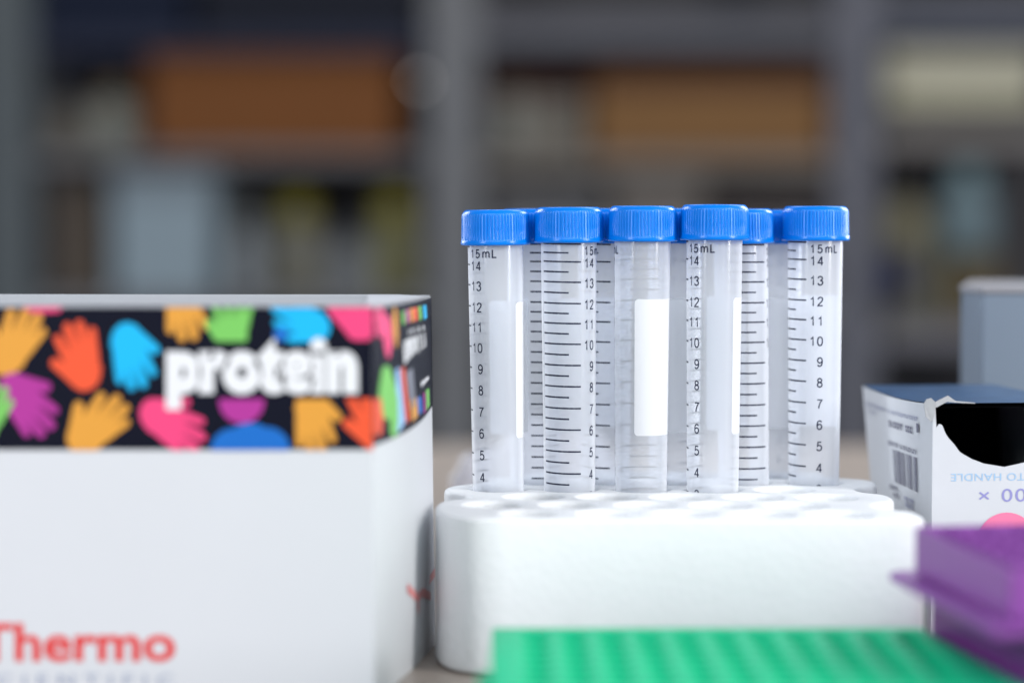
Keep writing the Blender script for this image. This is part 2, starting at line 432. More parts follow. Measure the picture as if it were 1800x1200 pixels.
def hand_polys(cx, cy, ang, s=1.0, mir=1, spread=1.0):
    s *= 0.94
    P = [[(34 * math.cos(t) * (1.0 if math.sin(t) < 0 else 1.0), 8 + 40 * math.sin(t)) for t in [2 * PI * i / 28 for i in range(28)]],
         [(-33, -22), (30, -22), (36, 10), (-34, 14)],
         capsule((-25, -14), (-41 * spread, -60), 10, 8), capsule((-9, -22), (-19 * spread, -80), 10.5, 8.5),
         capsule((9, -22), (5 * spread, -82), 10.5, 8.5), capsule((24, -14), (27 * spread, -66), 10, 8),
         capsule((-18, 22), (-52, -14), 13, 10)]
    a = math.radians(ang); out = []
    for p in P:
        out.append([(cx + s * (x * mir * math.cos(a) - y * math.sin(a)), cy + s * (x * mir * math.sin(a) + y * math.cos(a))) for x, y in p])
    return out

BOXF, BOXB = 604.0, 684.0
box = empty('reagent_carton', (-0.14, 0.640, 0))
bx, by = -0.14, 0.640
tag(box, 'large white carton with a black band of colourful hands and the word protein', 'carton')
LX = -330.0
FRX = at(655, 600, BOXF * MM).x * 1000
TOPZ = 108.0
# side surface: s 0 (front edge) .. 1 (back edge), z in mm
def side(s, z, off=0.0):
    bot = 1 - z / TOPZ
    x1 = at(757, 530, BOXB * MM).x * 1000 + 1.2 * bot
    x = FRX + (x1 - FRX) * s + math.sin(PI * s) * (1.3 + 1.6 * math.sin(PI * min(1, bot)))
    y = BOXF + (BOXB - BOXF) * s
    nx, ny = 0.985, -0.17
    return ((x + nx * off), (y + ny * off), z)
def topz(x, y):    # slightly domed lid, left end sagging
    x = max(x, LX)
    fx = (x - LX) / (FRX - LX); fy = (y - BOXF) / 100.0
    return TOPZ + 1.2 * math.sin(PI * max(0, min(1, fy))) * math.sin(PI * max(0, min(1, fx)))
body = MB()
n = 24
sub = lambda p: (p[0] - bx * 1000, p[1] - by * 1000, p[2])
for i in range(n):
    for j in range(12):
        s0, s1 = i / n, (i + 1) / n; z0, z1 = TOPZ * j / 12, TOPZ * (j + 1) / 12
        body.quad(sub(side(s0, z0)), sub(side(s1, z0)), sub(side(s1, z1)), sub(side(s0, z1)))
body.quad(sub((LX, BOXF, 0)), sub((FRX, BOXF, 0)), sub((FRX, BOXF, TOPZ)), sub((LX, BOXF, TOPZ)))
bR = side(1, TOPZ); bR0 = side(1, 0)
BY = 704.0
body.quad(sub(bR0), sub((-36, BY, 0)), sub((-36, BY, TOPZ)), sub(bR))
body.quad(sub((-36, BY, 0)), sub((LX, BY, 0)), sub((LX, BY, TOPZ)), sub((-36, BY, TOPZ)))
body.quad(sub((LX, BY, 0)), sub((LX, BOXF, 0)), sub((LX, BOXF, TOPZ)), sub((LX, BY, TOPZ)))
bo = body.build('carton_body', M_white, box, smooth=math.radians(30), scale=MM)
# lid: grid over the outline
lid = MB()
def lid_pt(a, b):   # a 0..1 left-right, b 0..1 front-back
    y = BOXF + (BY - BOXF) * b
    if y <= BOXB: xr = side((y - BOXF) / (BOXB - BOXF), TOPZ)[0]
    else: xr = bR[0] + (-36 - bR[0]) * (y - BOXB) / (BY - BOXB)
    x = LX + (xr - LX) * a
    return (x - 0.0, y, topz(x, y) + 0.15)
na, nb = 40, 20
for i in range(na):
    for j in range(nb):
        lid.quad(*[sub(lid_pt(*q)) for q in ((i / na, j / nb), ((i + 1) / na, j / nb), ((i + 1) / na, (j + 1) / nb), (i / na, (j + 1) / nb))])
M_lid = vary(mat('lid_board', (0.30, 0.31, 0.33), 0.75, 0.2), 60, 0.05, 0.9, 900, 0.0006)
lid.build('lid', M_lid, box, smooth=math.radians(30), scale=MM)
# raised lid corner flap edge seen as a pale triangle
flap = MB()
fa = [(FRX - 2, BOXF + 1, TOPZ + .2), (side(.08, 0)[0] - .2, BOXF + 7, TOPZ + .2), (side(.97, 0)[0] - 1, BOXB - 3, TOPZ + .3), (FRX - 6, BOXB - 6, TOPZ + .55)]
flap.add([sub(p) for p in fa] + [sub((p[0], p[1], p[2] + .3)) for p in fa], [(3, 2, 1, 0), (4, 5, 6, 7), (0, 1, 5, 4), (1, 2, 6, 5), (2, 3, 7, 6), (3, 0, 4, 7)])
flap.build('lid_flap', vary(mat('flap_board', (0.42, 0.43, 0.46), 0.7, 0.2), 60, 0.04), box, scale=MM)

# band and prints
band = MB(); FOFF = 0.15
TOPPX = 541
def fpt(x, y, off): p = at(x, y, (BOXF) * MM) * 1000; return sub((p.x, BOXF - off, min(p.z, TOPZ)))
tl = fpt(0, TOPPX, FOFF)
zb = at(400, 790, BOXF * MM).z * 1000
band.quad(sub((LX + .2, BOXF - FOFF, zb)), sub((FRX, BOXF - FOFF, zb)), sub((FRX, BOXF - FOFF, TOPZ)), sub((LX + .2, BOXF - FOFF, TOPZ)), 0)
def bandz(s): return zb + 1.2 + 4.2 * s ** 1.6
for i in range(n):
    s0, s1 = i / n, (i + 1) / n
    zt0, zt1 = TOPZ - .2, TOPZ - .2
    band.quad(sub(side(s0, bandz(s0), .15)), sub(side(s1, bandz(s1), .15)), sub(side(s1, zt1, .15)), sub(side(s0, zt0, .15)), 0)
layer = [0.17]
def put(polys, color, x0=-60, x1=655, y0=TOPPX - 30, y1=791):
    for p in polys:
        q = clip_poly(p, x0, x1, y0, y1)
        if len(q) < 3: continue
        layer[0] += 0.0015
        band.add([fpt(x, y, layer[0]) for x, y in q], [tuple(range(len(q)))], 1 + HN.index(color))
put(hand_polys(18, 618, 36, 1.0), 'orange')
put(hand_polys(146, 644, -8, 0.96), 'redorange')
put(hand_polys(226, 608, 172, 0.92), 'cyan')
put(hand_polys(322, 520, 178, 0.95), 'orange')
put(hand_polys(408, 585, 8, 0.85, spread=1.1), 'green', y1=600)
put(hand_polys(545, 568, -55, 0.85), 'cyan', y1=602)
put([circle(494, 587, 13, 16)], 'blue')
put(hand_polys(634, 556, 0, 1.0), 'pink', y1=598)
put(hand_polys(34, 696, 146, 0.98), 'purple')
put(hand_polys(158, 760, 52, 0.98), 'orange')
put(hand_polys(286, 736, 128, 0.98), 'pink', y0=700)
put([circle(425, 704, 40, 24)], 'purple', y0=701)
put([circle(440, 788, 46, 24), circle(410, 792, 40, 20), circle(470, 790, 40, 20)], 'blue')
put(hand_polys(548, 722, 178, 0.9), 'orange', y0=701)
put(hand_polys(662, 750, -8, 1.0), 'redorange', y0=700)
put(hand_polys(-30, 744, 30, 0.9), 'green')
put([[(40, 538), (110, 538), (104, 548), (60, 550)]], 'pink')
# word
def front_text(word, x0, x1, ybase, cap_px, mi, mbd, bold, spacing=1.0, sy=None):
    vs, fs = text2d(word, bold, spacing)
    wd = max(v[0] for v in vs); k = (x1 - x0) / wd; ky = sy or k
    layer[0] += 0.03
    mbd.add([fpt(x0 + v[0] * k, ybase - v[1] * ky, layer[0]) for v in vs], fs, mi)
front_text('protein', 292, 630, 682, 0, 1 + len(HN), band, 0.075, 1.0, 124)
# side patterns, given by photo pixel on the side face
def spt(x, y, off):
    r = ray(x, y); best = None
    for k in range(60):
        s = k / 59
        q = side(s, 50); t = q[1] * MM / r.y
        d = abs(r.x * t * 1000 - q[0])
        if best is None or d < best[0]: best = (d, s, CAM_Z * 1000 + r.z * t * 1000)
    d, s, z = best
    return s, z
def sput(pts, color, idx=None):
    layer[0] += 0.004
    cx = sum(p[0] for p in pts) / len(pts); cy = sum(p[1] for p in pts) / len(pts)
    vs = []
    for x, y in pts:
        s, z = spt(x, y, 0)
        z = min(TOPZ - .4, max(bandz(s) + .1, z)); vs.append(sub(side(s, z, layer[0])))
    band.add(vs, [tuple(range(len(pts)))], idx if idx is not None else 1 + HN.index(color))
def oval(cx, cy, rx, ry, n=16): return [(cx + rx * math.cos(2 * PI * i / n), cy + ry * math.sin(2 * PI * i / n)) for i in range(n)]
sput(oval(668, 560, 9, 34), 'pink'); sput(oval(684, 590, 8, 40), 'pink'); sput(oval(700, 575, 5, 36), 'orange')
sput(oval(680, 690, 15, 48), 'green'); sput(oval(692, 720, 9, 50), 'green'); sput(oval(663, 732, 9, 34), 'redorange')
sput([(698, 650), (704, 645), (712, 740), (704, 757), (699, 760)], 'paleblue')
sput([(707, 648), (713, 644), (721, 735), (714, 745)], 'redorange')
sput([(716, 655), (730, 645), (731, 710), (722, 722)], 'grey')
sput([(723, 705), (734, 698), (735, 730), (725, 742)], 'orange'); sput([(735, 700), (742, 694), (743, 722), (736, 730)], 'blue')
sput([(745, 690), (749, 688), (749, 722), (745, 728)], 'purple'); sput([(750, 685), (755, 682), (755, 712), (750, 722)], 'green')
for (xa, xb, c_) in ((713, 720, 'green'), (721, 727, 'purple'), (728, 734, 'orange'), (735, 741, 'redorange'), (743, 747, 'green'), (749, 754, 'cyan')):
    sput([(xa, 548 - (xa - 713) * .3), (xb, 546 - (xa - 713) * .3), (xb + 1, 566 - (xa - 713) * .25), (xa + 1, 572 - (xa - 713) * .25)], c_)
for k, xa in enumerate((713, 718, 723, 728, 733)):
    sput([(xa, 600 - k * 2), (xa + 4, 598 - k * 2), (xa + 5, 636 - k * 5), (xa + 1, 640 - k * 5)], None, 1 + len(HN))
for k, xa in enumerate((738, 742, 746, 750)):
    sput([(xa, 590 - k * 2), (xa + 1.4, 589 - k * 2), (xa + 2, 620 - k * 4), (xa + .8, 622 - k * 4)], None, 1 + len(HN))
for k in range(5): sput([(724 + k * 6, 580 - k * 2), (726 + k * 6, 579 - k * 2), (726 + k * 6, 588 - k * 2.2), (724 + k * 6, 590 - k * 2.2)], None, 1 + len(HN))
sput([(742, 672), (754, 660), (754, 666), (742, 680)], None, 1 + len(HN))
band.build('printed_band', [M_black] + [HAND[k] for k in HN] + [M_wordwhite], box, scale=MM)
logo = MB(); layer[0] = 0.2
front_text('Thermo', -42, 308, 1159, 0, 0, logo, 0.022, 1.0, 92)
front_text('SCIENTIFIC', -40, 304, 1204, 0, 1, logo, 0.0, 1.7, 30)
logo.build('printed_logo', [M_red, M_greyprint], box, scale=MM)
logo = MB()
mk = [((718, 1032), (735, 1050)), ((735, 1052), (768, 1004)), ((736, 1060), (738, 1072)), ((744, 1040), (756, 1048)), ((762, 1010), (768, 1046))]
for (a, b) in mk:
    (s0, z0), (s1, z1) = spt(*a, 0), spt(*b, 0)
    layer[0] += .01
    h = 1.3
    logo.add([sub(side(s0, z0 - h, layer[0])), sub(side(s1, z1 - h, layer[0])), sub(side(s1, z1 + h, layer[0])), sub(side(s0, z0 + h, layer[0]))], [(0, 1, 2, 3)], 0)
logo.build('brush_mark', mat('print_pale_red', (0.70, 0.25, 0.25), 0.45), box, scale=MM)

# ------------------------------------------------------------------ small glove-box style carton with torn opening
car = empty('dispensing_carton', (0.150, 0.715, 0))
tag(car, 'small white carton with blue top, barcode and torn dark opening beside the foam rack', 'carton')
cs = lambda p: (p[0] - 150, p[1] - 715, p[2])
A_t = at(1640, 710, 0.690) * 1000; B_t = at(1516, 678, 0.765) * 1000
HT = A_t.z; HB = B_t.z
A0 = (A_t.x, 690.0, 0); B0 = (B_t.x + 6.5, 762.0, 0); A1 = (A_t.x, 690.0, HT); B1 = (B_t.x, 765.0, HB)
Wc = 46.0
D0 = (A0[0] + Wc, 694.5, 0); D1 = (A1[0] + Wc, 694.5, HT); E0 = (B0[0] + Wc, 766.0, 0); E1 = (B1[0] + Wc, 769.0, HB)
def lerp(a, b, t): return tuple(a[i] + (b[i] - a[i]) * t for i in range(3))
def bil(tl, tr, br, bl, s, t, off=(0, 0, 0)):
    p = lerp(lerp(tl, tr, s), lerp(bl, br, s), t); return (p[0] + off[0], p[1] + off[1], p[2] + off[2])
M_cw = vary(mat('small_carton_white', (0.52, 0.545, 0.58), 0.45, 0.3), 60, 0.04, 0.2, 200, 0.0004)
M_cblue = vary(mat('carton_blue_top', (0.03, 0.075, 0.16), 0.30, 0.3), 150, 0.35, 0.25, 700, 0.0004)
M_cshade = mat('carton_inside_shade', (0.004, 0.004, 0.006), 0.8, 0.1)
cb = MB()
def sidec(s, t, off=0.0): 
    p = bil(B1, A1, A0, B0, s, t); sag = math.sin(PI * s) * math.sin(PI * min(1, t * 1.2 + .0)) * 1.0 - math.sin(PI * s) * (1 - t) ** 6 * 0.0
    return (p[0] - off * .99 + sag, p[1] - off * .13, p[2] - (1 - t) ** 8 * math.sin(PI * s) * 1.2)
for i in range(12):
    for j in range(12):
        cb.quad(*[cs(sidec(a / 12, b / 12)) for a, b in ((i, j + 1), (i + 1, j + 1), (i + 1, j), (i, j))], 0)
# front panel with a scooped opening
def fr(s, t, off=0.0): return bil(A1, D1, D0, A0, s, t, (0, -off, 0))
SC = [(0, .004), (.02, .004), (.024, .10), (.045, .083), (.065, .088), (.09, .125), (.11, .143), (.15, .170), (.19, .203), (.27, .232), (.36, .253), (.5, .268),
      (.64, .25), (.75, .225), (.85, .18), (.92, .12), (.97, .08), (.975, .004), (1.01, .004)]
def scoop(s):
    for (a, b), (c_, d) in zip(SC, SC[1:]):
        if a <= s < c_: return b + (d - b) * (s - a) / (c_ - a)
    return .004
ns = 120
for i in range(ns):
    s0, s1 = i / ns, (i + 1) / ns; c0, c1 = scoop(s0 + 1e-4), scoop(s1 - 1e-4)
    cb.quad(cs(fr(s0, 1)), cs(fr(s1, 1)), cs(fr(s1, c1)), cs(fr(s0, c0)), 0)
    cb.quad(cs(fr(s0, c0)), cs(fr(s1, c1)), cs(fr(s1, c1, -0.7)), cs(fr(s0, c0, -0.7)), 0)
cb.quad(cs(D0), cs(E0), cs(E1), cs(D1), 0); cb.quad(cs(E0), cs(B0), cs(B1), cs(E1), 0)
# inner box in near-black, the shade inside put into its colour
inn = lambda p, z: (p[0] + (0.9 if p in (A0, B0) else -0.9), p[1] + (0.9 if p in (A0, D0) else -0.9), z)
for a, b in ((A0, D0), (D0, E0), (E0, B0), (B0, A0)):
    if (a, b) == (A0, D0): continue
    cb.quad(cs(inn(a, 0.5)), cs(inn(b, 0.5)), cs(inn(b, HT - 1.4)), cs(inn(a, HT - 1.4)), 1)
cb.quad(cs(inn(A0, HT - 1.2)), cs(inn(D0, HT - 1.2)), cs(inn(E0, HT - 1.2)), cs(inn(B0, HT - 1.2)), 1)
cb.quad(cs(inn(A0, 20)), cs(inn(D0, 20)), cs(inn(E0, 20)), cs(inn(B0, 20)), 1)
cb.build('carton_body', [M_cw, M_cshade], car, scale=MM)
ct = MB()
for i in range(10):
    for j in range(10):
        def tp(a, b):
            p = bil(B1, E1, D1, A1, a, b); z = p[2] + 0.25 - math.sin(PI * b) * (1 - a) ** 3 * 1.2 + .35 * math.sin(9 * a + 3 * b)* math.sin(PI*b)*math.sin(PI*a)
            return cs((p[0], p[1] - (0.2 if b == 1 else 0), z))
        ct.quad(tp(i / 10, (j + 1) / 10), tp((i + 1) / 10, (j + 1) / 10), tp((i + 1) / 10, j / 10), tp(i / 10, j / 10))
ct.build('top_panel', M_cblue, car, smooth=math.radians(50), scale=MM)
# torn crumpled paper at the corner and along the opening edge
tp_ = MB()
def shard(c, pts, th=0.5):
    n = len(pts); vs = [cs((c[0] + a, c[1] + b_, c[2] + z)) for a, b_, z in pts] + [cs((c[0] + a, c[1] + b_ + th, c[2] + z)) for a, b_, z in pts]
    tp_.add(vs, [tuple(range(n)), tuple(reversed(range(n, 2 * n)))] + [(i, (i + 1) % n + 0, (i + 1) % n + n, i + n) for i in range(n)])
shard(A1, [(-2.2, -.6, -4), (-.6, -.9, -5.5), (.5, -1, -3), (.5, -.8, 0.8), (-.6, -.5, 1.9), (-2.0, -.2, 1.5), (-2.8, 0, 0)], .9)
shard(A1, [(0.4, -.9, -1.2), (1.6, -1, -0.6), (4.2, -.8, 0.8), (7.6, -.7, 0.5), (13, -.6, 0.2), (13, -.6, 0.5), (7, -.5, 1.0), (4.6, -.4, 2.7), (3.6, -.4, 2.2), (.6, -.5, .7)], .5)
tp_.build('torn_edge', vary(mat('torn_board', (0.36, 0.37, 0.38), 0.8, 0.1), 400, 0.15), car, scale=MM)
# prints
pr = MB(); lay = [0.25]
def srect(s0, s1, t0, t1, mi):
    lay[0] += .002
    pr.add([cs(sidec(s0, t1, lay[0])), cs(sidec(s1, t1, lay[0])), cs(sidec(s1, t0, lay[0])), cs(sidec(s0, t0, lay[0]))], [(0, 1, 2, 3)], mi)
s = 0.38
while s < 0.79:
    wdt = random.choice([.004, .007, .011, .015]); srect(s, min(.79, s + wdt), .25, .40, 0); s += wdt + random.choice([.005, .008, .012])
def tiny(s0, s1, t0, t1, mi, cw=0.02, full=False):
    s = s0
    while s < s1:
        if random.random() < .88:
            srect(s, s + cw * .35, t0, t1, mi)
            if random.random() < .7: srect(s + cw * .35, s + cw * .8, t0, t0 + (t1 - t0) * .3, mi)
            if random.random() < .6: srect(s + cw * .35, s + cw * .8, t1 - (t1 - t0) * .3, t1, mi)
        s += cw
tiny(.04, .80, .066, .085, 2, .024); tiny(.05, .17, .098, .115, 2, .022); tiny(.34, .76, .118, .148, 0, .035)
tiny(.34, .76, .215, .235, 0, .026); srect(.79, .82, .095, .135, 0)
tiny(.32, .44, .415, .435, 0, .026); tiny(.34, .46, .445, .465, 0, .024); tiny(.55, .70, .44, .485, 2, .018)
# upside-down words on the front panel
lay[0] = 0.08
def ftext(word, sx0, sx1, t0, t1, mi, bold=0.0, spacing=1.0):
    vs, fs = text2d(word, bold, spacing); wd = max(v[0] for v in vs); lay[0] += .02
    vs2 = []
    for v in vs:
        sx = sx1 - (sx1 - sx0) * v[0] / wd; t = t0 + (t1 - t0) * v[1] / 0.73
        vs2.append(cs(fr(sx, t, lay[0])))
    pr.add(vs2, fs, mi)
ftext('EASY TO HANDLE', .13, .87, .294, .327, 1, 0.0, 1.05)
ftext('100 \u00d7', .325, .72, .360, .418, 3, 0.0, 1.12)
lay[0] += .02
cc = fr(.52, .62)
pr.add([cs((cc[0] + 9.6 * math.cos(a), cc[1] - lay[0] - .1 + .095 * 9.6 * math.cos(a), HT * (1 - .46) - 9.6 + 9.6 * math.sin(a))) for a in [2 * PI * i / 40 for i in range(40)]], [tuple(range(40))], 4)
pr.build('printing', [mat('print_faded', (0.13, 0.135, 0.19), 0.5), mat('print_sky_blue', (0.288, 0.464, 0.656), 0.5), mat('print_slate', (0.30, 0.32, 0.42), 0.5), mat('print_violet', (0.24, 0.24, 0.50), 0.5), mat('print_rose', (0.736, 0.176, 0.320), 0.5)], car, scale=MM)

# ------------------------------------------------------------------ pale grey box behind the small carton
gb = empty('grey_box', (0.20, 0.83, 0))
tag(gb, 'pale grey box with worn corner standing behind the small barcode carton at the right edge', 'box')
M_gb = vary(mat('grey_board', (0.145, 0.185, 0.24), 0.5, 0.2), 12, 0.08, 0.1, 200, 0.0003)
M_gb2 = vary(mat('grey_board_trim', (0.22, 0.22, 0.24), 0.6, 0.3), 12, 0.08, 0.2, 300, 0.0004)
g0 = at(1692, 505, 0.82) * 1000; g1 = at(1727, 512, 0.80) * 1000; gt = g0.z
m1 = MB()
gs = lambda x, y, z: (x - 200, y - 830, z)
gx0, gx1 = g0.x, g1.x
bottomp = [(gx0, 822), (gx1, 800), (gx1 + 90, 812), (gx1 + 82, 880), (gx0 + 16, 880)]
m1.add([gs(x, y, 0) for x, y in bottomp] + [gs(x, y, gt) for x, y in bottomp], [(4, 3, 2, 1, 0), (5, 6, 7, 8, 9)] + [(i, (i + 1) % 5, (i + 1) % 5 + 5, i + 5) for i in range(5)])
m1.build('box_body', M_gb, gb, scale=MM, bevel=0.0008)
m2 = MB()
lp = [(x + dx, y + dy) for (x, y), (dx, dy) in zip(bottomp, ((-.8, -.5), (-.3, -1), (.8, -1), (.8, 1), (-.8, 1)))]
m2.add([gs(x, y, gt - 1.6) for x, y in lp] + [gs(x, y, gt + .8) for x, y in lp], [(4, 3, 2, 1, 0), (5, 6, 7, 8, 9)] + [(i, (i + 1) % 5, (i + 1) % 5 + 5, i + 5) for i in range(5)])
m2.build('lid', M_gb2, gb, scale=MM, bevel=0.0006)

# ------------------------------------------------------------------ green 96-well rack in front
gr = empty('green_rack', (0.055, 0.555, 0))
tag(gr, 'bright green plastic rack with rows of small round holes before the foam rack', 'tube rack')
M_green = vary(mat('green_plastic', (0.0, 0.42, 0.20), 0.45, 0.12), 40, 0.06)
GZ = 21.0
gl_ = lambda x, y: ((x - 55) * MM, (y - 555) * MM)
go = [(-5.4, 514), (123, 514), (111.5, 599), (-5.4, 599)]
hl = []
for i in range(11):
    for j in range(8):
        yy = 524 + j * 9.3; xx = 6.2 + i * 10.0
        lim = 123 - (yy - 514) * 11.5 / 85
        if xx + 5 < lim: hl.append([gl_(*p) for p in circle(xx, yy, 3.8, 20)])
curve_plate('perforated_top', [gl_(*p) for p in go], hl, 18 * MM, GZ * MM, 0.5 * MM, M_green, gr, 2)
m = MB()
def wall_(pts, z0, z1, th):
    n = len(pts); c = Vector((sum(p[0] for p in pts) / n, sum(p[1] for p in pts) / n))
    inn_ = [tuple(c + (Vector(p) - c) * (1 - th)) for p in pts]
    for i in range(n):
        k = (i + 1) % n
        a, b, cI, dI = pts[i], pts[k], inn_[k], inn_[i]
        m.hexa([(a[0], a[1], z0), (b[0], b[1], z0), (cI[0], cI[1], z0), (dI[0], dI[1], z0), (a[0], a[1], z1), (b[0], b[1], z1), (cI[0], cI[1], z1), (dI[0], dI[1], z1)])
gi = [tuple(a * MM for a in ((p[0] - 55) * .985, (p[1] - 555) * .985)) for p in go]
wall_(gi, 0.0, 17.95 * MM, .03)
m.build('skirt_wall', M_green, gr)
m = MB(); m.box((-8.6 - 55) * MM, (-5.5 - 55) * MM, (514 - 555) * MM, (556 - 555) * MM, 4 * MM, 17.5 * MM)
m.build('end_tab', M_green, gr, bevel=0.0005)
m = MB(); m.box(gi[3][0] + .004, gi[2][0] - .004, gi[0][1] + .004, gi[3][1] - .004, 3 * MM, 4.5 * MM); m.build('lower_tray', M_green, gr)

# ------------------------------------------------------------------ purple rack at the right
pp = empty('purple_rack', (0.15, 0.555, 0))
tag(pp, 'translucent purple plastic tube rack with a projecting rim, cut off by the right edge', 'tube rack')
def plast(name, col, trans):
    m = mat(name, col, 0.28, 0.5); b = m.node_tree.nodes['Principled BSDF']; b.inputs['Transmission Weight'].default_value = trans; b.inputs['IOR'].default_value = 1.2
    return m
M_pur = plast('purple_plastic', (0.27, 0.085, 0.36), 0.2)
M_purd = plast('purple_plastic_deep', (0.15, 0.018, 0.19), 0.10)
ps = lambda p: (p[0] - 150, p[1] - 555, p[2])
def prism(mbx, pts, z0, z1):
    n = len(pts)
    mbx.add([ps((*p, z0)) for p in pts] + [ps((*p, z1)) for p in pts], [tuple(reversed(range(n))), tuple(range(n, 2 * n))] + [(i, (i + 1) % n, (i + 1) % n + n, i + n) for i in range(n)])
def hollow(mbx, pts, z0, z1, th=1.3):
    n = len(pts); c = Vector((sum(p[0] for p in pts) / n, sum(p[1] for p in pts) / n))
    inn_ = [tuple(Vector(p) + (c - Vector(p)).normalized() * th * 1.4) for p in pts]
    for i in range(n):
        k = (i + 1) % n; a, b, c2, d = pts[i], pts[k], inn_[k], inn_[i]
        mbx.hexa([ps((*a, z0)), ps((*b, z0)), ps((*c2, z0)), ps((*d, z0)), ps((*a, z1)), ps((*b, z1)), ps((*c2, z1)), ps((*d, z1))])
up = [(108.6, 594), (118.5, 522), (190, 532), (181, 604)]
m = MB(); hollow(m, up, 36.6, 49.5); m.build('upper_wall', M_pur, pp, scale=MM, bevel=0.0004)
m = MB(); prism(m, [(104.5, 602), (102.3, 597), (113.0, 515), (197, 526), (188, 612)], 34.2, 36.2); m.build('rim_plate', M_pur, pp, scale=MM, bevel=0.0004)
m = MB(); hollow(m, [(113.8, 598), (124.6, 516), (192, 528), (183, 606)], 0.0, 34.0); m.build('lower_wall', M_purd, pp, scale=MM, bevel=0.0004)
# inner tray with rows of sockets standing a little above the rim
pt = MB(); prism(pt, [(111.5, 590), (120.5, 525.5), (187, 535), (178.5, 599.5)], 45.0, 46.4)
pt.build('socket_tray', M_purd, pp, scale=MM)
so = MB()
for i in range(7):
    for j in range(7):
        s_, t_ = (i + .5) / 7, (j + .5) / 7
        x = 112 + 66 * s_ + 9 * t_; y = 589 + 9.5 * s_ - 64 * t_
        so.lathe([(3.4, 46.5), (3.4, 50.3), (2.6, 50.3), (2.4, 46.6)], 16, (x - 150, y - 555), cap_bottom=False, cap_top=True)
so.build('socket_collars', M_pur, pp, scale=MM, smooth=math.radians(40))

# ------------------------------------------------------------------ crumpled plastic behind the rack
M_bag = frosted('bag_film', (0.80, 0.80, 0.84), 0.35, 0.2, 0.05)
bm = bmesh.new(); bmesh.ops.create_icosphere(bm, subdivisions=5, radius=1)
for v in bm.verts:
    d = 1 + 0.28 * noise.noise(v.co * 2.1) + 0.12 * noise.noise(v.co * 6)
    v.co = Vector((v.co.x * 33, v.co.y * 20, max(-0.95, v.co.z) * 27)) * d
    v.co.z = max(v.co.z, -24)
me = bpy.data.meshes.new('crumpled_bag'); bm.to_mesh(me); bm.free()
me.transform(Matrix.Scale(MM, 4)); me.transform(Matrix.Translation((0, 0, 0.0242)))
me.materials.append(M_bag)
for p in me.polygons: p.use_smooth = True
o = bpy.data.objects.new('crumpled_bag', me); C.objects.link(o); o.location = (0.012, 0.86, 0)
tag(o, 'crumpled cloudy plastic bag lying behind the left end of the foam rack', 'bag')

# ------------------------------------------------------------------ background shelving, far and out of focus
BYD = 3.0
def rect(x0, x1, y0, y1, Y):
    a = at(x0, y1, Y); b = at(x1, y0, Y); return a.x, b.x, a.z, b.z
def bmat(name, c, rough=0.5): return vary(mat(name, c, rough, 0.12), 6, 0.10)
M_steel = bmat('shelf_steel', (0.21, 0.21, 0.215), 0.45)
M_steel2 = bmat('shelf_board', (0.20, 0.195, 0.20), 0.5)
sh = empty('shelving_unit', (0, BYD, -0.9)); tag(sh, 'tall grey steel shelving unit standing across the far end of the room', 'shelving')
def sbox(name, x0, x1, y0, y1, ya, yb, m_, parent=sh, off=(0, BYD, -0.9)):
    X0, X1, Z0, Z1 = rect(x0, x1, y0, y1, ya)
    q = MB(); q.box(X0 - off[0], X1 - off[0], ya - off[1], yb - off[1], Z0 - off[2], Z1 - off[2]); return q.build(name, m_, parent, bevel=0.002)
def post(x0, x1, m_):
    X0, X1, _, _ = rect(x0, x1, 0, 10, BYD)
    q = MB(); q.box(X0, X1, 0, .05, 0, 1.75); return q.build('upright', m_, sh, bevel=0.003)
post(752, 842, M_steel); post(1470, 1545, bmat('shelf_steel_dim', (0.17, 0.17, 0.195))); post(-40, 52, bmat('shelf_steel_left', (0.12, 0.135, 0.14)))
def shelf(x0, x1, y0, y1, m_=M_steel2): return sbox('shelf_board', x0, x1, y0, y1, BYD + .012, BYD + .40, m_)
shelf(54, 750, 266, 288); shelf(54, 750, 524, 548); shelf(844, 1468, 274, 300, bmat('board_taupe', (0.26, 0.23, 0.20))); shelf(1547, 1900, 226, 262, bmat('board_taupe_light', (0.26, 0.235, 0.22)))
shelf(844, 1468, 40, 82, bmat('board_grey', (0.17, 0.17, 0.19))); shelf(1547, 1900, 572, 612, bmat('board_low', (0.22, 0.21, 0.23))); shelf(844, 1468, 540, 565); shelf(54, 750, 62, 92, bmat('board_dark', (0.035, 0.04, 0.07)))
shelf(1547, 1900, 20, 60, bmat('board_grey_cool', (0.15, 0.16, 0.20)))
# back panel of the unit
X0, X1, _, _ = rect(-60, 1900, 0, 10, BYD + .42)
q = MB(); q.box(X0, X1, .42, .43, 0, 1.75); q.build('back_panel', bmat('unit_back', (0.085, 0.08, 0.085)), sh)

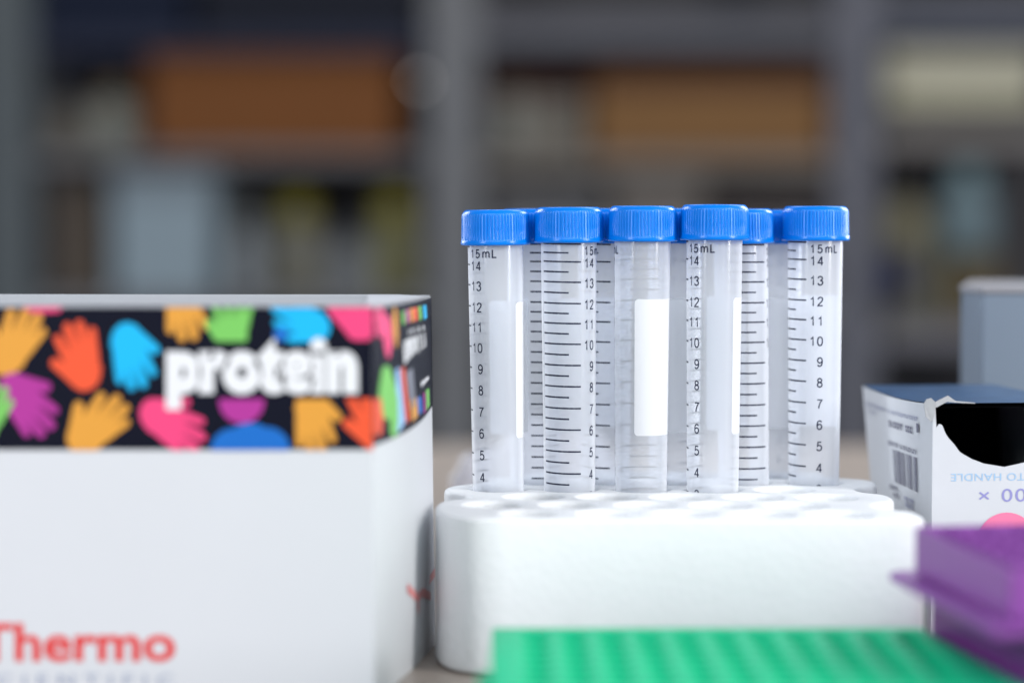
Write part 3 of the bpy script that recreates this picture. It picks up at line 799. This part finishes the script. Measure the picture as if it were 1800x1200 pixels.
def carton(x0, x1, y0, y1, Y, col, lab, lidcol=None, lidh=0.12, depth=.25, name='storage_box'):
    X0, X1, Z0, Z1 = rect(x0, x1, y0, y1, Y); cx = (X0 + X1) / 2
    e = empty(name, (cx, Y, Z0)); tag(e, lab, 'box', 'boxes on the far shelves')
    h = Z1 - Z0; wd = (X1 - X0) / 2; lh = h * lidh
    q = MB(); q.box(-wd + .002, wd - .002, .002, depth, 0, h - lh); q.build('box_body', bmat('box_' + lab[:8], col), e, bevel=0.003)
    q = MB(); q.box(-wd, wd, 0, depth + .002, h - lh + .0005, h); q.build('lid', bmat('lid_' + lab[:8], lidcol or col), e, bevel=0.003)
    return e
def bottle(x, y0, y1, wpx, Y, col, cap, lab, capfrac=.22, rough=.3):
    X0, X1, Z0, Z1 = rect(x - wpx / 2, x + wpx / 2, y0, y1, Y); r = (X1 - X0) / 2; h = Z1 - Z0
    e = empty('reagent_bottle', ((X0 + X1) / 2, Y + r, Z0)); tag(e, lab, 'bottle', 'bottles on the far shelves')
    q = MB(); q.lathe([(r * .95, 0), (r, h * .03), (r, h * .60), (r * .85, h * .70), (r * .5, h * .78), (r * .5, h * (1 - capfrac) + .004)], 32)
    q.build('bottle_body', bmat('bottle_' + lab[:6], col, rough), e, smooth=math.radians(40))
    q = MB(); q.lathe([(r * .62, h * (1 - capfrac) + .005), (r * .66, h * (1 - capfrac * .5)), (r * .6, h)], 32)
    q.build('screw_cap', bmat('bcap_' + lab[:6], cap), e, smooth=math.radians(40))
    return e
Yb = BYD + .03
carton(-30, 330, -110, 60, Yb, (0.006, 0.011, 0.03), 'dark navy storage crate on the top left shelf, in the upper left corner', depth=.3)
carton(345, 735, -90, 60, Yb, (0.010, 0.012, 0.022), 'dark storage crate on the top shelf above the wide brown box', depth=.3)
carton(258, 700, 96, 264, Yb, (0.21, 0.075, 0.02), 'wide orange brown cardboard box on the upper left shelf', lidcol=(0.19, 0.07, 0.022))
carton(1040, 1455, 118, 272, Yb, (0.25, 0.125, 0.045), 'wide tan cardboard box with dark lid on the upper shelf of the middle bay', lidcol=(0.10, 0.04, 0.022), lidh=.24)
carton(852, 1030, 128, 272, Yb + .03, (0.20, 0.18, 0.15), 'squat taupe box with dark red lid beside the tan cardboard box', lidcol=(0.045, 0.015, 0.012), lidh=.30)
carton(1558, 1830, 86, 184, Yb, (0.62, 0.58, 0.42), 'long cream box on the upper shelf of the right bay', lidcol=(0.50, 0.47, 0.37), lidh=.45)
carton(1556, 1830, 184.5, 224, Yb, (0.075, 0.07, 0.055), 'low dark tray underneath the long cream box')  # added block, the dark of the gap put into its colour
carton(196, 378, 300, 522, Yb, (0.31, 0.38, 0.42), 'pale blue grey plastic container on the lower left shelf', lidcol=(0.24, 0.28, 0.31), lidh=.2)
carton(92, 180, 320, 522, Yb + .04, (0.12, 0.095, 0.075), 'narrow dark brown box left of the pale plastic container')
carton(395, 470, 340, 522, Yb + .05, (0.05, 0.05, 0.05), 'narrow black box right of the pale plastic container')
carton(860, 1060, 330, 538, Yb, (0.15, 0.145, 0.145), 'grey box on the middle bay behind the left tube caps')
carton(1075, 1240, 312, 538, Yb, (0.19, 0.165, 0.145), 'taupe box on the middle bay behind the centre tube caps')
carton(1250, 1455, 345, 538, Yb, (0.09, 0.075, 0.07), 'dark brown box on the middle bay behind the right tube caps')
carton(1556, 1660, 430, 570, Yb, (0.16, 0.15, 0.11), 'small olive box in the right bay beside the tubes')
carton(1668, 1760, 445, 570, Yb + .05, (0.16, 0.12, 0.06), 'small ochre box in the right bay behind the grey box')
bottle(110, 170, 264, 70, Yb, (0.17, 0.15, 0.12), (0.10, 0.10, 0.12), 'squat taupe jar at the left end of the upper shelf')
bottle(190, 150, 264, 75, Yb, (0.26, 0.26, 0.22), (0.20, 0.13, 0.07), 'pale jar with brown cap beside the wide orange brown box')
bottle(520, 345, 522, 84, Yb, (0.22, 0.21, 0.17), (0.26, 0.22, 0.03), 'grey bottle with olive yellow cap, left one of the yellow capped pair', .3)
bottle(612, 400, 522, 78, Yb + .02, (0.24, 0.25, 0.26), (0.10, 0.10, 0.11), 'short grey white bottle between the two yellow capped bottles')
bottle(690, 340, 522, 88, Yb, (0.20, 0.19, 0.10), (0.28, 0.24, 0.04), 'olive bottle with yellow cap beside the light grey upright', .3)
bottle(1710, 290, 442, 96, Yb, (0.20, 0.27, 0.29), (0.23, 0.33, 0.35), 'pale blue green bottle in the right bay above the ochre box', .45)
bottle(1598, 345, 428, 80, Yb, (0.30, 0.27, 0.17), (0.16, 0.15, 0.12), 'squat yellowish jar in the right bay on the olive box')
bottle(1580, 440, 526, 60, Yb - .08, (0.02, 0.025, 0.08), (0.02, 0.025, 0.08), 'small navy bottle in the right bay close to the rightmost tube')
bottle(905, 150, 264, 46, Yb - .02, (0.30, 0.29, 0.25), (0.16, 0.10, 0.06), 'narrow cream bottle in front of the squat taupe box with dark red lid')
bottle(430, 380, 522, 50, Yb - .03, (0.33, 0.35, 0.36), (0.22, 0.23, 0.22), 'slim pale bottle in front of the narrow black box')
bottle(1405, 400, 538, 60, Yb - .03, (0.07, 0.08, 0.12), (0.20, 0.20, 0.22), 'small dark blue bottle before the dark brown box behind the right caps')
# added glowing bead, blurs into the faint glint disc by the upright
glint_mb = MB(); pz = at(738, 143, BYD - .012)
glint_mb.lathe([(0.4, -3.2), (2.4, -2.2), (3.2, 0), (2.4, 2.2), (0.4, 3.2)], 20)
M_glint = mat('glint_bead_glow', (0.6, 0.6, 0.6)); M_glint.node_tree.nodes['Principled BSDF'].inputs['Emission Color'].default_value = (1, .95, .9, 1); M_glint.node_tree.nodes['Principled BSDF'].inputs['Emission Strength'].default_value = 3.0
glint_o = glint_mb.build('glint_bead', M_glint, smooth=1.0, scale=MM); glint_o.location = pz; tag(glint_o, 'tiny added glowing bead for a blurred glint on the grey upright beside the wide orange brown box', 'glint stand-in')
# low cabinet behind the bench
cabi = empty('low_cabinet', (0, 2.6, -0.9)); tag(cabi, 'long dark blue grey low cabinet standing behind the bench in front of the shelving', 'cabinet')
q = MB(); q.box(-1.2, 1.2, 0, .38, 0, .66); q.build('cabinet_body', bmat('cabinet_navy', (0.05, 0.06, 0.085)), cabi, bevel=.004)
q = MB(); q.box(-1.22, 1.22, -.02, .39, .661, .69); q.build('cabinet_top', bmat('cabinet_top', (0.14, 0.15, 0.17)), cabi, bevel=.004)
